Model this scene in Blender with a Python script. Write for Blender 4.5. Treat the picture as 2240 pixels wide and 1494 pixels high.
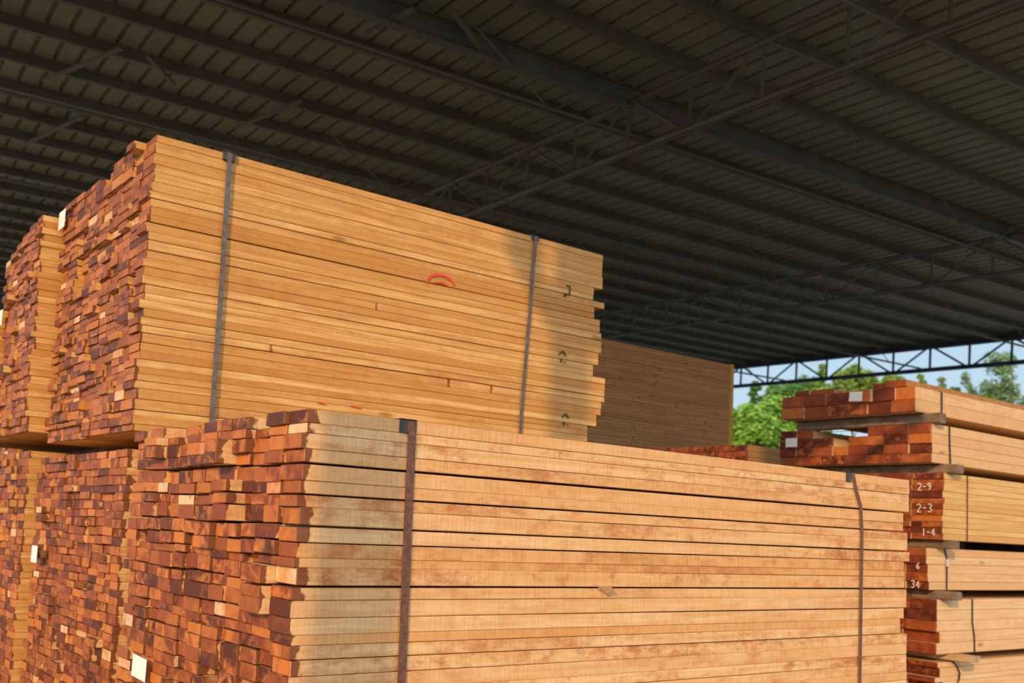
import bpy, math, random
import numpy as np
from mathutils import Vector, Matrix
SC = bpy.context.scene
COL = SC.collection
for _o in list(bpy.data.objects): bpy.data.objects.remove(_o)

# ------------------------------------------------------------------ camera
FPX, PX, PY = 2217.96, 1084.41, 949.89
YAW, PIT, ROL = [math.radians(a) for a in (36.9298, 5.2944, 2.6761)]
CZ = 1.15
cy, sy = math.cos(YAW), math.sin(YAW); cp, sp = math.cos(PIT), math.sin(PIT); cr, sr = math.cos(ROL), math.sin(ROL)
FW = Vector((sy*cp, cy*cp, sp)); R0_ = Vector((cy, -sy, 0)); U0_ = R0_.cross(FW)
RT = cr*R0_ + sr*U0_; UPV = -sr*R0_ + cr*U0_
cam = bpy.data.cameras.new('camera'); cam_o = bpy.data.objects.new('camera', cam); COL.objects.link(cam_o)
cam.sensor_width = 36.0; cam.lens = FPX/2240*36
cam.shift_x = (1120-PX)/2240; cam.shift_y = (PY-747)/2240
cam.clip_start = 0.05; cam.clip_end = 500
cam.dof.use_dof = True; cam.dof.focus_distance = 2.9; cam.dof.aperture_fstop = 4.5
m = Matrix((( RT.x, UPV.x, -FW.x, 0), (RT.y, UPV.y, -FW.y, 0), (RT.z, UPV.z, -FW.z, CZ), (0, 0, 0, 1)))
cam_o.matrix_world = m
SC.camera = cam_o

# ------------------------------------------------------------------ sky, sun, exposure
SUN_EL = math.radians(19)
SUN_H = Vector((0.807, 0.590, 0)).normalized()          # where the rays travel
w = bpy.data.worlds.new('sky'); SC.world = w; w.use_nodes = True
nt = w.node_tree; nt.nodes.clear()
wo = nt.nodes.new('ShaderNodeOutputWorld'); bg = nt.nodes.new('ShaderNodeBackground')
# clear evening sky: pale blue, whiter at the horizon, bright and warm around the low sun
tcn = nt.nodes.new('ShaderNodeTexCoord'); sxyz = nt.nodes.new('ShaderNodeSeparateXYZ'); nt.links.new(tcn.outputs['Generated'], sxyz.inputs[0])
elr = nt.nodes.new('ShaderNodeValToRGB'); e = elr.color_ramp.elements
e[0].position = 0.0; e[0].color = (.66, .80, .90, 1); e[1].position = .25; e[1].color = (.46, .68, .87, 1)
q = e.new(1.0); q.color = (.22, .40, .72, 1); nt.links.new(sxyz.outputs[2], elr.inputs[0])
dotn = nt.nodes.new('ShaderNodeVectorMath'); dotn.operation = 'DOT_PRODUCT'; nt.links.new(tcn.outputs['Generated'], dotn.inputs[0])
dotn.inputs[1].default_value = (-SUN_H.x*math.cos(SUN_EL), -SUN_H.y*math.cos(SUN_EL), math.sin(SUN_EL))
glr = nt.nodes.new('ShaderNodeValToRGB'); e = glr.color_ramp.elements
e[0].position = 0.0; e[0].color = (0, 0, 0, 1); e[1].position = 1.0; e[1].color = (2.0, 1.55, 1.15, 1)
q = e.new(.55); q.color = (.5, .42, .34, 1); nt.links.new(dotn.outputs['Value'], glr.inputs[0])
addn = nt.nodes.new('ShaderNodeMix'); addn.data_type = 'RGBA'; addn.blend_type = 'ADD'; addn.inputs[0].default_value = 1
nt.links.new(elr.outputs[0], addn.inputs[6]); nt.links.new(glr.outputs[0], addn.inputs[7])
bg.inputs['Strength'].default_value = 1.0
nt.links.new(addn.outputs[2], bg.inputs[0]); nt.links.new(bg.outputs[0], wo.inputs[0])
sl = bpy.data.lights.new('sun', 'SUN'); sl.energy = 3.1; sl.color = (1.0, 0.58, 0.22); sl.angle = math.radians(.5)
so = bpy.data.objects.new('sun', sl); COL.objects.link(so)
sdir = Vector((SUN_H.x*math.cos(SUN_EL), SUN_H.y*math.cos(SUN_EL), -math.sin(SUN_EL)))
so.rotation_euler = sdir.to_track_quat('-Z', 'Y').to_euler(); so.location = (-8, -8, 8)
vs = SC.view_settings; vs.view_transform = 'Standard'; vs.look = 'None'; vs.exposure = 0.0; vs.gamma = 1.0
vs.use_curve_mapping = False

# ------------------------------------------------------------------ materials
def newmat(name):
    mt = bpy.data.materials.new(name); mt.use_nodes = True
    n = mt.node_tree.nodes; b = n['Principled BSDF']
    return mt, mt.node_tree, n, mt.node_tree.links, b
def N(nodes, t, **kw):
    x = nodes.new(t)
    for k, v in kw.items(): setattr(x, k, v)
    return x
def ramp(nodes, stops, interp='LINEAR'):
    r = nodes.new('ShaderNodeValToRGB'); r.color_ramp.interpolation = interp
    e = r.color_ramp.elements
    while len(e) > 1: e.remove(e[-1])
    e[0].position = stops[0][0]; e[0].color = tuple(stops[0][1])+(1,) if len(stops[0][1]) == 3 else stops[0][1]
    for p, c in stops[1:]:
        q = e.new(p); q.color = tuple(c)+(1,) if len(c) == 3 else c
    return r
def math_(nodes, links, op, a, b=None, clamp=False):
    x = nodes.new('ShaderNodeMath'); x.operation = op; x.use_clamp = clamp
    for i, v in enumerate((a, b)):
        if v is None: continue
        if isinstance(v, (int, float)): x.inputs[i].default_value = v
        else: links.new(v, x.inputs[i])
    return x.outputs[0]
def mix(nodes, links, fac, a, b, mode='MIX'):
    x = nodes.new('ShaderNodeMix'); x.data_type = 'RGBA'; x.blend_type = mode
    for i, v in ((0, fac), (6, a), (7, b)):
        if isinstance(v, (int, float)): x.inputs[i].default_value = v
        elif isinstance(v, (tuple, list)): x.inputs[i].default_value = tuple(v)+(1,) if len(v) == 3 else v
        else: links.new(v, x.inputs[i])
    return x.outputs[2]
def vmul(nodes, links, vec, s, off=None):
    x = nodes.new('ShaderNodeMapping'); links.new(vec, x.inputs[0]); x.inputs['Scale'].default_value = s
    if off: x.inputs['Location'].default_value = off
    return x.outputs[0]

def wood_side(name, pale, mid, red, redamt=0.5, saw=0.5, stick=0.0, endstain=1.0, rough=.62):
    """long faces of sawn boards. uv.x = metres from the near end, uv.y = across, tone = per-board numbers"""
    mt, t, n, L, b = newmat(name)
    uv = N(n, 'ShaderNodeUVMap', uv_map='uv').outputs[0]
    at = N(n, 'ShaderNodeAttribute', attribute_name='tone').outputs[0]
    s = N(n, 'ShaderNodeSeparateColor'); L.new(at, s.inputs[0]); tr, tg, tb = s.outputs[0], s.outputs[1], s.outputs[2]
    off = N(n, 'ShaderNodeCombineXYZ'); L.new(math_(n, L, 'MULTIPLY', tr, 31.0), off.inputs[0]); L.new(math_(n, L, 'MULTIPLY', tg, 17.0), off.inputs[1]); L.new(math_(n, L, 'MULTIPLY', tb, 9.0), off.inputs[2])
    av = N(n, 'ShaderNodeVectorMath', operation='ADD'); L.new(uv, av.inputs[0]); L.new(off.outputs[0], av.inputs[1]); v = av.outputs[0]
    g1 = N(n, 'ShaderNodeTexNoise'); g1.inputs['Scale'].default_value = 1; g1.inputs['Detail'].default_value = 5; L.new(vmul(n, L, v, (3.2, 60, 3)), g1.inputs[0])
    g2 = N(n, 'ShaderNodeTexNoise'); g2.inputs['Scale'].default_value = 1; g2.inputs['Detail'].default_value = 3; L.new(vmul(n, L, v, (1.3, 6, 1)), g2.inputs[0])
    g3 = N(n, 'ShaderNodeTexNoise'); g3.inputs['Scale'].default_value = 1; g3.inputs['Detail'].default_value = 6; g3.inputs['Roughness'].default_value = .7; L.new(vmul(n, L, v, (14, 26, 3)), g3.inputs[0])
    gr = ramp(n, [(.36, (0, 0, 0)), (.66, (.85, .85, .85))]); L.new(g1.outputs[0], gr.inputs[0])
    c = mix(n, L, gr.outputs[0], pale, mid)
    tonev = math_(n, L, 'MULTIPLY', tg, 1.0)
    c = mix(n, L, math_(n, L, 'MULTIPLY', math_(n, L, 'POWER', tonev, 1.4), .95), c, mid)
    # reddish weathering patches
    r = ramp(n, [(.50, (0, 0, 0)), (.66, (1, 1, 1))]); L.new(math_(n, L, 'ADD', math_(n, L, 'MULTIPLY', g3.outputs[0], .62), math_(n, L, 'MULTIPLY', g2.outputs[0], .42)), r.inputs[0])
    rf = math_(n, L, 'MULTIPLY', r.outputs[0], math_(n, L, 'MULTIPLY', math_(n, L, 'ADD', tr, .25), redamt), clamp=True)
    c = mix(n, L, rf, c, red)
    # saw marks across the board
    sw = N(n, 'ShaderNodeTexNoise'); sw.inputs['Scale'].default_value = 1; sw.inputs['Detail'].default_value = 2; L.new(vmul(n, L, v, (150, 9, 1)), sw.inputs[0])
    swr = ramp(n, [(.35, (.80, .78, .74)), (.62, (1.06, 1.06, 1.06))]); L.new(sw.outputs[0], swr.inputs[0])
    c = mix(n, L, saw, c, swr.outputs[0], 'MULTIPLY')
    # knots
    k = N(n, 'ShaderNodeTexVoronoi'); k.inputs['Scale'].default_value = 1; L.new(vmul(n, L, v, (1.6, 5, 1)), k.inputs[0])
    kr = ramp(n, [(0, (.30, .2, .13)), (.045, (.55, .42, .3)), (.075, (1, 1, 1))]); L.new(k.outputs[0], kr.inputs[0])
    c = mix(n, L, .7, c, kr.outputs[0], 'MULTIPLY')
    sx = N(n, 'ShaderNodeSeparateXYZ'); L.new(uv, sx.inputs[0]); u = sx.outputs[0]
    # ragged band of end paint that ran onto the long face
    if endstain > 0:
        e = N(n, 'ShaderNodeTexNoise'); e.inputs['Scale'].default_value = 1; e.inputs['Detail'].default_value = 4; L.new(vmul(n, L, v, (25, 22, 3)), e.inputs[0])
        lim = math_(n, L, 'MULTIPLY', math_(n, L, 'SUBTRACT', math_(n, L, 'ADD', e.outputs[0], math_(n, L, 'MULTIPLY', tb, .35)), .42), .075*endstain)
        f = math_(n, L, 'MULTIPLY', math_(n, L, 'SUBTRACT', lim, u), 220, clamp=True)
        c = mix(n, L, math_(n, L, 'MULTIPLY', f, .88), c, (.13, .032, .014))
    if stick > 0:
        d = math_(n, L, 'ABSOLUTE', math_(n, L, 'SUBTRACT', u, stick))
        f = math_(n, L, 'SUBTRACT', 1.0, math_(n, L, 'MULTIPLY', d, 9.0), clamp=True)
        f = math_(n, L, 'MULTIPLY', f, math_(n, L, 'MULTIPLY', math_(n, L, 'SUBTRACT', tb, .86), 9.0, clamp=True), clamp=True)
        f = math_(n, L, 'MULTIPLY', f, math_(n, L, 'MULTIPLY', g3.outputs[0], 1.7), clamp=True)
        c = mix(n, L, f, c, (.035, .025, .02))
    L.new(c, b.inputs['Base Color']); b.inputs['Roughness'].default_value = rough
    b.inputs['Specular IOR Level'].default_value = .25
    bp = N(n, 'ShaderNodeBump'); bp.inputs['Strength'].default_value = .35; bp.inputs['Distance'].default_value = .002
    L.new(sw.outputs[0], bp.inputs['Height']); L.new(bp.outputs[0], b.inputs['Normal'])
    return mt

def wood_end(name, dark, redc, orange, pale, blue=.0, rough=.55):
    """painted end grain. uv = metres from a ring centre"""
    mt, t, n, L, b = newmat(name)
    uv = N(n, 'ShaderNodeUVMap', uv_map='uv').outputs[0]
    at = N(n, 'ShaderNodeAttribute', attribute_name='tone').outputs[0]
    s = N(n, 'ShaderNodeSeparateColor'); L.new(at, s.inputs[0]); tr, tg, tb = s.outputs[0], s.outputs[1], s.outputs[2]
    base = ramp(n, [(0, dark), (.10, dark), (.30, redc), (.74, tuple(.6*a+.4*c for a, c in zip(redc, orange))), (.93, orange), (.975, orange), (.985, pale)]); L.new(tr, base.inputs[0])
    no = N(n, 'ShaderNodeTexNoise'); no.inputs['Scale'].default_value = 28; no.inputs['Detail'].default_value = 5; L.new(uv, no.inputs[0])
    n2 = N(n, 'ShaderNodeTexNoise'); n2.inputs['Scale'].default_value = 15; n2.inputs['Detail'].default_value = 5; n2.inputs['Roughness'].default_value = .6; n2.inputs['Distortion'].default_value = .8
    off = N(n, 'ShaderNodeVectorMath', operation='ADD'); L.new(uv, off.inputs[0])
    cb = N(n, 'ShaderNodeCombineXYZ'); L.new(math_(n, L, 'MULTIPLY', tg, 40), cb.inputs[0]); L.new(math_(n, L, 'MULTIPLY', tb, 23), cb.inputs[1]); L.new(cb.outputs[0], off.inputs[1]); L.new(off.outputs[0], n2.inputs[0])
    # rings
    ln = N(n, 'ShaderNodeVectorMath', operation='LENGTH'); L.new(uv, ln.inputs[0])
    ph = math_(n, L, 'ADD', math_(n, L, 'MULTIPLY', ln.outputs['Value'], 1150), math_(n, L, 'MULTIPLY', no.outputs[0], 9))
    sn = math_(n, L, 'MULTIPLY', math_(n, L, 'ADD', math_(n, L, 'SINE', ph), 1.0), .5)
    c = mix(n, L, math_(n, L, 'MULTIPLY', sn, .22), base.outputs[0], (.07, .022, .012))
    # worn paint showing orange wood, and dark thick paint
    wr = ramp(n, [(.47, (0, 0, 0)), (.62, (1, 1, 1))]); L.new(n2.outputs[0], wr.inputs[0])
    c = mix(n, L, math_(n, L, 'MULTIPLY', wr.outputs[0], math_(n, L, 'MULTIPLY', tb, .95)), c, orange)
    dr = ramp(n, [(.30, (1, 1, 1)), (.44, (0, 0, 0))]); L.new(n2.outputs[0], dr.inputs[0])
    c = mix(n, L, math_(n, L, 'MULTIPLY', dr.outputs[0], .6), c, dark)
    L.new(c, b.inputs['Base Color'])
    b.inputs['Roughness'].default_value = rough; b.inputs['Specular IOR Level'].default_value = .28
    bp = N(n, 'ShaderNodeBump'); bp.inputs['Strength'].default_value = .3; bp.inputs['Distance'].default_value = .0015
    L.new(no.outputs[0], bp.inputs['Height']); L.new(bp.outputs[0], b.inputs['Normal'])
    return mt

def plain(name, col, rough=.6, metal=0., noise=0.15, scale=30, spec=.4, col2=None):
    mt, t, n, L, b = newmat(name)
    tc = N(n, 'ShaderNodeTexCoord').outputs['Object']
    no = N(n, 'ShaderNodeTexNoise'); no.inputs['Scale'].default_value = scale; no.inputs['Detail'].default_value = 5; L.new(tc, no.inputs[0])
    c2 = col2 or tuple(x*(1-2*noise) for x in col)
    r = ramp(n, [(.35, c2), (.65, col)]); L.new(no.outputs[0], r.inputs[0])
    L.new(r.outputs[0], b.inputs['Base Color']); b.inputs['Roughness'].default_value = rough; b.inputs['Metallic'].default_value = metal
    b.inputs['Specular IOR Level'].default_value = spec
    return mt

DARK, REDC, ORG, PALE = (.095, .027, .016), (.225, .053, .020), (.56, .195, .042), (.78, .58, .34)
M = {}
M['f_side'] = wood_side('front_bundle_sawn_wood', (.76, .55, .315), (.65, .37, .15), (.42, .14, .04), redamt=.8, saw=.45)
M['u_side'] = wood_side('upper_bundle_sawn_wood', (.75, .52, .225), (.51, .255, .072), (.42, .17, .045), redamt=.5, saw=.15, stick=.27, endstain=.5)
M['r_side'] = wood_side('pale_sawn_wood', (.76, .58, .37), (.67, .43, .21), (.52, .26, .10), redamt=.4, saw=.3, endstain=.4)
M['r3_side'] = wood_side('yellow_sawn_wood', (.76, .56, .28), (.60, .36, .12), (.50, .24, .08), redamt=.4, saw=.2, endstain=.4)
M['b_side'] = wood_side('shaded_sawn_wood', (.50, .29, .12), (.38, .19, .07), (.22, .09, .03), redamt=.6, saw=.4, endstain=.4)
M['f_end'] = wood_end('painted_end_grain', DARK, REDC, ORG, PALE)
M['u_end'] = wood_end('dry_painted_end_grain', (.11, .035, .022), (.24, .068, .027), (.52, .19, .048), PALE)
M['r_end'] = wood_end('deep_red_painted_end_grain', (.085, .020, .012), (.22, .045, .020), (.50, .16, .04), (.62, .45, .28))
M['bearer'] = plain('weathered_bearer_wood', (.25, .185, .13), .8, noise=.25, scale=14)
M['bearer_pale'] = plain('fresh_bearer_wood', (.60, .44, .26), .75, noise=.2, scale=14)
M['strap_rust'] = plain('rusty_steel_strap', (.24, .115, .085), .5, .35, .2, 60)
M['strap_steel'] = plain('dull_steel_strap', (.20, .19, .185), .42, .6, .2, 40, col2=(.17, .11, .085))
M['strap_black'] = plain('black_strap', (.045, .045, .048), .45, 0, .2, 40)
M['protector'] = plain('dark_plastic_protector', (.06, .075, .08), .45, 0, .2, 40)
M['paper'] = plain('white_paper', (.86, .88, .90), .6, noise=.02)
M['chalk'] = plain('white_chalk', (.80, .78, .76), .9, noise=.1, scale=300)
M['redchalk'] = plain('red_crayon', (.72, .09, .05), .8, noise=.1, scale=200)
M['blackmark'] = plain('black_stamp_ink', (.13, .08, .05), .8, noise=.1, scale=200)
M['sheet'] = plain('roof_sheet_underside', (.19, .215, .165), .55, 0, .09, 1.2)
M['purlin'] = plain('dark_painted_steel', (.095, .112, .098), .5, 0, .15, 3)
M['truss'] = plain('grey_painted_truss_steel', (.085, .088, .07), .5, 0, .3, 2.2, col2=(.078, .060, .042))
M['bluesteel'] = plain('blue_painted_steel', (.030, .060, .125), .5, 0, .2, 4)
M['rod'] = plain('galvanised_tie_steel', (.085, .095, .085), .5, .1, .1, 4)
M['yellow'] = plain('yellow_painted_steel', (.60, .33, .02), .5, 0, .1, 4)
M['ground'] = plain('dusty_yard_ground', (.40, .33, .25), .95, 0, .12, .8)
M['concrete'] = plain('column_concrete', (.42, .40, .36), .9, 0, .12, 5)
M['bark'] = plain('bark', (.12, .085, .055), .9, 0, .2, 8)
def leafmat(name, a, b_):
    mt, t, n, L, b = newmat(name)
    at = N(n, 'ShaderNodeAttribute', attribute_name='tone').outputs[0]
    s = N(n, 'ShaderNodeSeparateColor'); L.new(at, s.inputs[0])
    c = mix(n, L, s.outputs[0], a, b_)
    L.new(c, b.inputs['Base Color']); b.inputs['Roughness'].default_value = .55; b.inputs['Specular IOR Level'].default_value = .3
    tl = N(n, 'ShaderNodeBsdfTranslucent'); L.new(mix(n, L, .5, c, (.35, .5, .08)), tl.inputs[0])
    ms = N(n, 'ShaderNodeMixShader'); ms.inputs[0].default_value = .35
    out = [x for x in n if x.type == 'OUTPUT_MATERIAL'][0]
    L.new(b.outputs[0], ms.inputs[1]); L.new(tl.outputs[0], ms.inputs[2]); L.new(ms.outputs[0], out.inputs[0])
    return mt
M['leaf_bright'] = leafmat('bright_leaves', (.16, .38, .05), (.34, .62, .12))
M['leaf_dark'] = leafmat('dark_leaves', (.07, .20, .05), (.17, .36, .08))
M['leaf_olive'] = leafmat('olive_leaves', (.16, .30, .06), (.36, .50, .13))
M['leaf_grey'] = leafmat('grey_green_leaves', (.15, .28, .14), (.30, .44, .24))
M['petal'] = plain('pink_petals', (.70, .18, .32), .6, noise=.1)

# ------------------------------------------------------------------ helpers
def tag(o, label=None, cat=None, group=None, kind=None):
    if label: o['label'] = label
    if cat: o['category'] = cat
    if group: o['group'] = group
    if kind: o['kind'] = kind
    return o
def empty(name, loc, label=None, cat=None, group=None):
    o = bpy.data.objects.new(name, None); COL.objects.link(o); o.location = loc; o.empty_display_size = .1
    return tag(o, label, cat, group)
def link(name, me, mats, parent=None):
    o = bpy.data.objects.new(name, me); COL.objects.link(o)
    for mt in mats:
        if mt.name not in [q.name for q in me.materials if q]: me.materials.append(mt)
    if parent is not None:
        o.parent = parent; o.matrix_parent_inverse = Matrix.Translation(-parent.matrix_world_loc) if False else Matrix.Identity(4)
        pl = Vector((0, 0, 0)); q = parent
        while q is not None: pl = pl + Vector(q.location); q = q.parent
        o.location = -pl
    return o
class MB:
    """collects polygons in world coordinates and links them as one mesh object"""
    def __init__(s): s.v = []; s.f = []; s.mi = []; s.uv = []; s.tn = []
    def face(s, idx, mi=0, uv=None, tone=(0, 0, 0)):
        s.f.append(idx); s.mi.append(mi); s.uv.append(uv or [(0, 0)]*len(idx)); s.tn.append(tone)
    def box(s, a, b, mi=0):
        x0, y0, z0 = a; x1, y1, z1 = b; k = len(s.v)
        s.v += [(x0, y0, z0), (x1, y0, z0), (x1, y1, z0), (x0, y1, z0), (x0, y0, z1), (x1, y0, z1), (x1, y1, z1), (x0, y1, z1)]
        for q in ((0, 3, 2, 1), (4, 5, 6, 7), (0, 1, 5, 4), (1, 2, 6, 5), (2, 3, 7, 6), (3, 0, 4, 7)): s.face([k+i for i in q], mi)
    def bar(s, p, q, w, h=None, up=(0, 0, 1), mi=0, n=4):
        """prism from p to q; n=4 rectangular w x h, otherwise a round bar of diameter w"""
        p = Vector(p); q = Vector(q); d = (q-p).normalized(); up = Vector(up)
        if abs(d.dot(up)) > .95: up = Vector((1, 0, 0))
        a = d.cross(up).normalized(); c = a.cross(d).normalized(); h = h or w; k = len(s.v)
        if n == 4: ring = [(-.5*w, -.5*h), (.5*w, -.5*h), (.5*w, .5*h), (-.5*w, .5*h)]
        else: ring = [(.5*w*math.cos(2*math.pi*i/n), .5*h*math.sin(2*math.pi*i/n)) for i in range(n)]
        m_ = len(ring)
        for e in (p, q):
            for r_ in ring: s.v.append(tuple(e + a*r_[0] + c*r_[1]))
        for i in range(m_): s.face([k+i, k+(i+1) % m_, k+m_+(i+1) % m_, k+m_+i], mi)
        s.face([k+i for i in range(m_)][::-1], mi); s.face([k+m_+i for i in range(m_)], mi)
    def board(s, x0, x1, y0, y1, z0, z1, rnd, nseg=1, wob=0., c=.0016, tone=None, mats=(0, 1), tilt=0.):
        """sawn board along X with eased edges, slight bow and its own end-grain centre"""
        tr, tg, tb = tone or (rnd.random(), rnd.random(), rnd.random())
        ym, zm = (y0+y1)/2, (z0+z1)/2; hy, hz = (y1-y0)/2, (z1-z0)/2
        ring = [(-hy+c, -hz), (hy-c, -hz), (hy, -hz+c), (hy, hz-c), (hy-c, hz), (-hy+c, hz), (-hy, hz-c), (-hy, -hz+c)]
        cc, ss = math.cos(tilt), math.sin(tilt)
        ph = rnd.random()*6.28; ph2 = rnd.random()*6.28; k0 = len(s.v)
        xs = [x0, x0+c] + [x0+c+(x1-x0-2*c)*i/nseg for i in range(1, nseg)] + [x1-c, x1]
        for j, x in enumerate(xs):
            sh = 0.0 if 0 < j < len(xs)-1 else c
            t_ = (x-x0)/(x1-x0)
            dz = wob*math.sin(t_*5.1+ph); dy = wob*1.3*math.sin(t_*3.3+ph2)
            for a, b_ in ring:
                a2 = a*(1-sh/hy); b2 = b_*(1-sh/hz)
                s.v.append((x, ym+a2*cc-b2*ss+dy, zm+a2*ss+b2*cc+dz))
        per = [0]
        for i in range(8):
            a, b_ = ring[i], ring[(i+1) % 8]; per.append(per[-1]+math.hypot(a[0]-b_[0], a[1]-b_[1]))
        T = (tr, tg, tb)
        for j in range(len(xs)-1):
            em = (1 if tb < .72 else 2 if tb > .97 else 0) if j == 0 or j == len(xs)-2 else 0
            if em == 2: em = 0
            for i in range(8):
                i2 = (i+1) % 8
                s.face([k0+j*8+i, k0+j*8+i2, k0+(j+1)*8+i2, k0+(j+1)*8+i], mats[em],
                       [(xs[j]-x0, per[i]), (xs[j]-x0, per[i+1]), (xs[j+1]-x0, per[i+1]), (xs[j+1]-x0, per[i])], T)
        oy, oz = rnd.uniform(-.06, .06), rnd.choice((-1, 1))*rnd.uniform(.0, .09)
        s.face([k0+i for i in range(8)][::-1], mats[1], [(ring[i][0]+oy, ring[i][1]+oz) for i in range(8)][::-1], T)
        k1 = k0+(len(xs)-1)*8
        s.face([k1+i for i in range(8)], mats[1], [(ring[i][0]+oy, ring[i][1]+oz) for i in range(8)], T)
    def mesh(s, name):
        me = bpy.data.meshes.new(name); me.from_pydata(s.v, [], s.f)
        me.polygons.foreach_set('material_index', s.mi)
        uvl = me.uv_layers.new(name='uv'); flat = [c for f in s.uv for p in f for c in p]; uvl.data.foreach_set('uv', flat)
        ca = me.color_attributes.new('tone', 'FLOAT_COLOR', 'CORNER')
        ca.data.foreach_set('color', [c for f, t in zip(s.f, s.tn) for _ in f for c in (t[0], t[1], t[2], 1.0)])
        me.update(); return me
    def build(s, name, mats, parent=None):
        return link(name, s.mesh(name), mats if isinstance(mats, (list, tuple)) else [mats], parent)

# ------------------------------------------------------------------ setting: ground, roof sheet
g = MB(); g.box((-70, -70, -.2), (150, 150, 0)); tag(g.build('floor', M['ground']), kind='structure')

BY, BS = math.radians(-3.72827), math.radians(1.57646)
B0 = Vector((math.cos(BY), math.sin(BY), 0)); B1 = Vector((-math.sin(BY)*math.cos(BS), math.cos(BY)*math.cos(BS), math.sin(BS))); B2_ = B0.cross(B1)
CAMP = Vector((0, 0, CZ))
def bw(x, y, z): return CAMP + B0*x + B1*y + B2_*z      # building frame (metres from the camera foot along the shed's own axes) to world
def brect(b, x0, x1, y0, y1, z0, z1, mi=0):
    k = len(b.v)
    b.v += [tuple(bw(*p)) for p in ((x0, y0, z0), (x1, y0, z0), (x1, y1, z0), (x0, y1, z0), (x0, y0, z1), (x1, y0, z1), (x1, y1, z1), (x0, y1, z1))]
    for q in ((0, 3, 2, 1), (4, 5, 6, 7), (0, 1, 5, 4), (1, 2, 6, 5), (2, 3, 7, 6), (3, 0, 4, 7)): b.face([k+i for i in q], mi)
RX0, RX1, RY0, RY1 = -3.4, 23.95, -.9, 44.0
HR = 5.02
rb = MB(); prof = []
x = RX0
while x < RX1:
    prof += [(x, 0), (x+.19, 0), (x+.203, .05), (x+.237, .05)]; x += .25
for i in range(len(prof)-1):
    (xa, za), (xb, zb) = prof[i], prof[i+1]; k = len(rb.v)
    rb.v += [tuple(bw(xa, RY0, HR+za)), tuple(bw(xb, RY0, HR+zb)), tuple(bw(xb, RY1, HR+zb)), tuple(bw(xa, RY1, HR+za))]
    rb.v += [tuple(bw(xa, RY0, HR+za+.004)), tuple(bw(xb, RY0, HR+zb+.004)), tuple(bw(xb, RY1, HR+zb+.004)), tuple(bw(xa, RY1, HR+za+.004))]
    rb.face([k, k+1, k+2, k+3][::-1]); rb.face([k+4, k+5, k+6, k+7])
tag(rb.build('ceiling', M['sheet']), kind='structure')
fb = MB(); brect(fb, 23.955, 24.0, RY0, RY1, HR-.17, HR+.09); tag(fb.build('trim_1', M['purlin']), kind='structure')

# purlins, each one its own thing
pys = [.96+1.012*i for i in range(-1, 42)]
for i, y in enumerate(pys):
    heavy = abs(y-9.05) < .3
    b = MB()
    if heavy:
        brect(b, RX0+.05, RX1-.05, y-.06, y+.06, HR-.26, HR-.24); brect(b, RX0+.05, RX1-.05, y-.06, y+.06, HR-.02, HR-.002)
        brect(b, RX0+.05, RX1-.05, y-.012, y+.012, HR-.24, HR-.02)
        o = b.build('roof_beam', M['purlin'])
        tag(o, 'deep dark steel beam running along the shed under the roof sheets, thicker than the purlins beside it', 'roof beam')
    else:
        brect(b, RX0+.05, RX1-.05, y-.035, y+.035, HR-.008, HR-.002); brect(b, RX0+.05, RX1-.05, y-.035, y-.028, HR-.125, HR-.008)
        brect(b, RX0+.05, RX1-.05, y-.035, y+.035, HR-.131, HR-.125); brect(b, RX0+.05, RX1-.05, y+.028, y+.035, HR-.125, HR-.108)
        o = b.build('roof_purlin', M['purlin'])
        tag(o, 'slim dark steel purlin running along the shed under the ribbed roof sheets', 'purlin', 'purlins under the roof sheets')

# trusses across the shed
def truss(x, y0, y1, step, phase, mat, label, webw=.045, chord=.085):
    root = empty('roof_truss', bw(x, y0, 4.2), label, 'roof truss')
    zt, zb = HR-.20, 4.22
    b = MB(); b.bar(bw(x, y0, zt), bw(x, y1, zt), chord, chord, up=B2_, n=8); b.build('top_chord', mat, root)
    b = MB(); b.bar(bw(x, y0, zb), bw(x, y1, zb), chord, chord, up=B2_, n=8); b.build('bottom_chord', mat, root)
    y = phase; 
    while y-step*2 > y0: y -= step*2
    i = 0
    while y < y1:
        if y > y0:
            b = MB(); b.bar(bw(x, y, zb), bw(x, y, zt), webw, n=8); b.build('post', mat, root)
        z_a, z_b = (zb, zt) if i % 2 == 0 else (zt, zb)
        if y+step < y1 and y > y0:
            b = MB(); b.bar(bw(x, y+.06, z_a), bw(x, y+step-.06, z_b), webw*.85, n=8); b.build('diagonal', mat, root)
        y += step; i += 1
    return root
truss(7.5, .3, 30, 1.03, 5.95, M['truss'], 'nearest grey lattice truss with rust patches, crossing the roof above the wood')
truss(15.5, .3, 34, 1.10, 10.38, M['purlin'], 'dark middle truss in the deep shade between the nearest and the edge truss')
truss(23.8, .3, 40, 1.10, 14.8, M['bluesteel'], 'blue-black lattice truss at the open shed edge, seen against the sky', webw=.065, chord=.12)
truss(-2.64, -.85, 12, 1.03, .3, M['truss'], 'first truss of the shed, carried by the round steel column')
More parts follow.
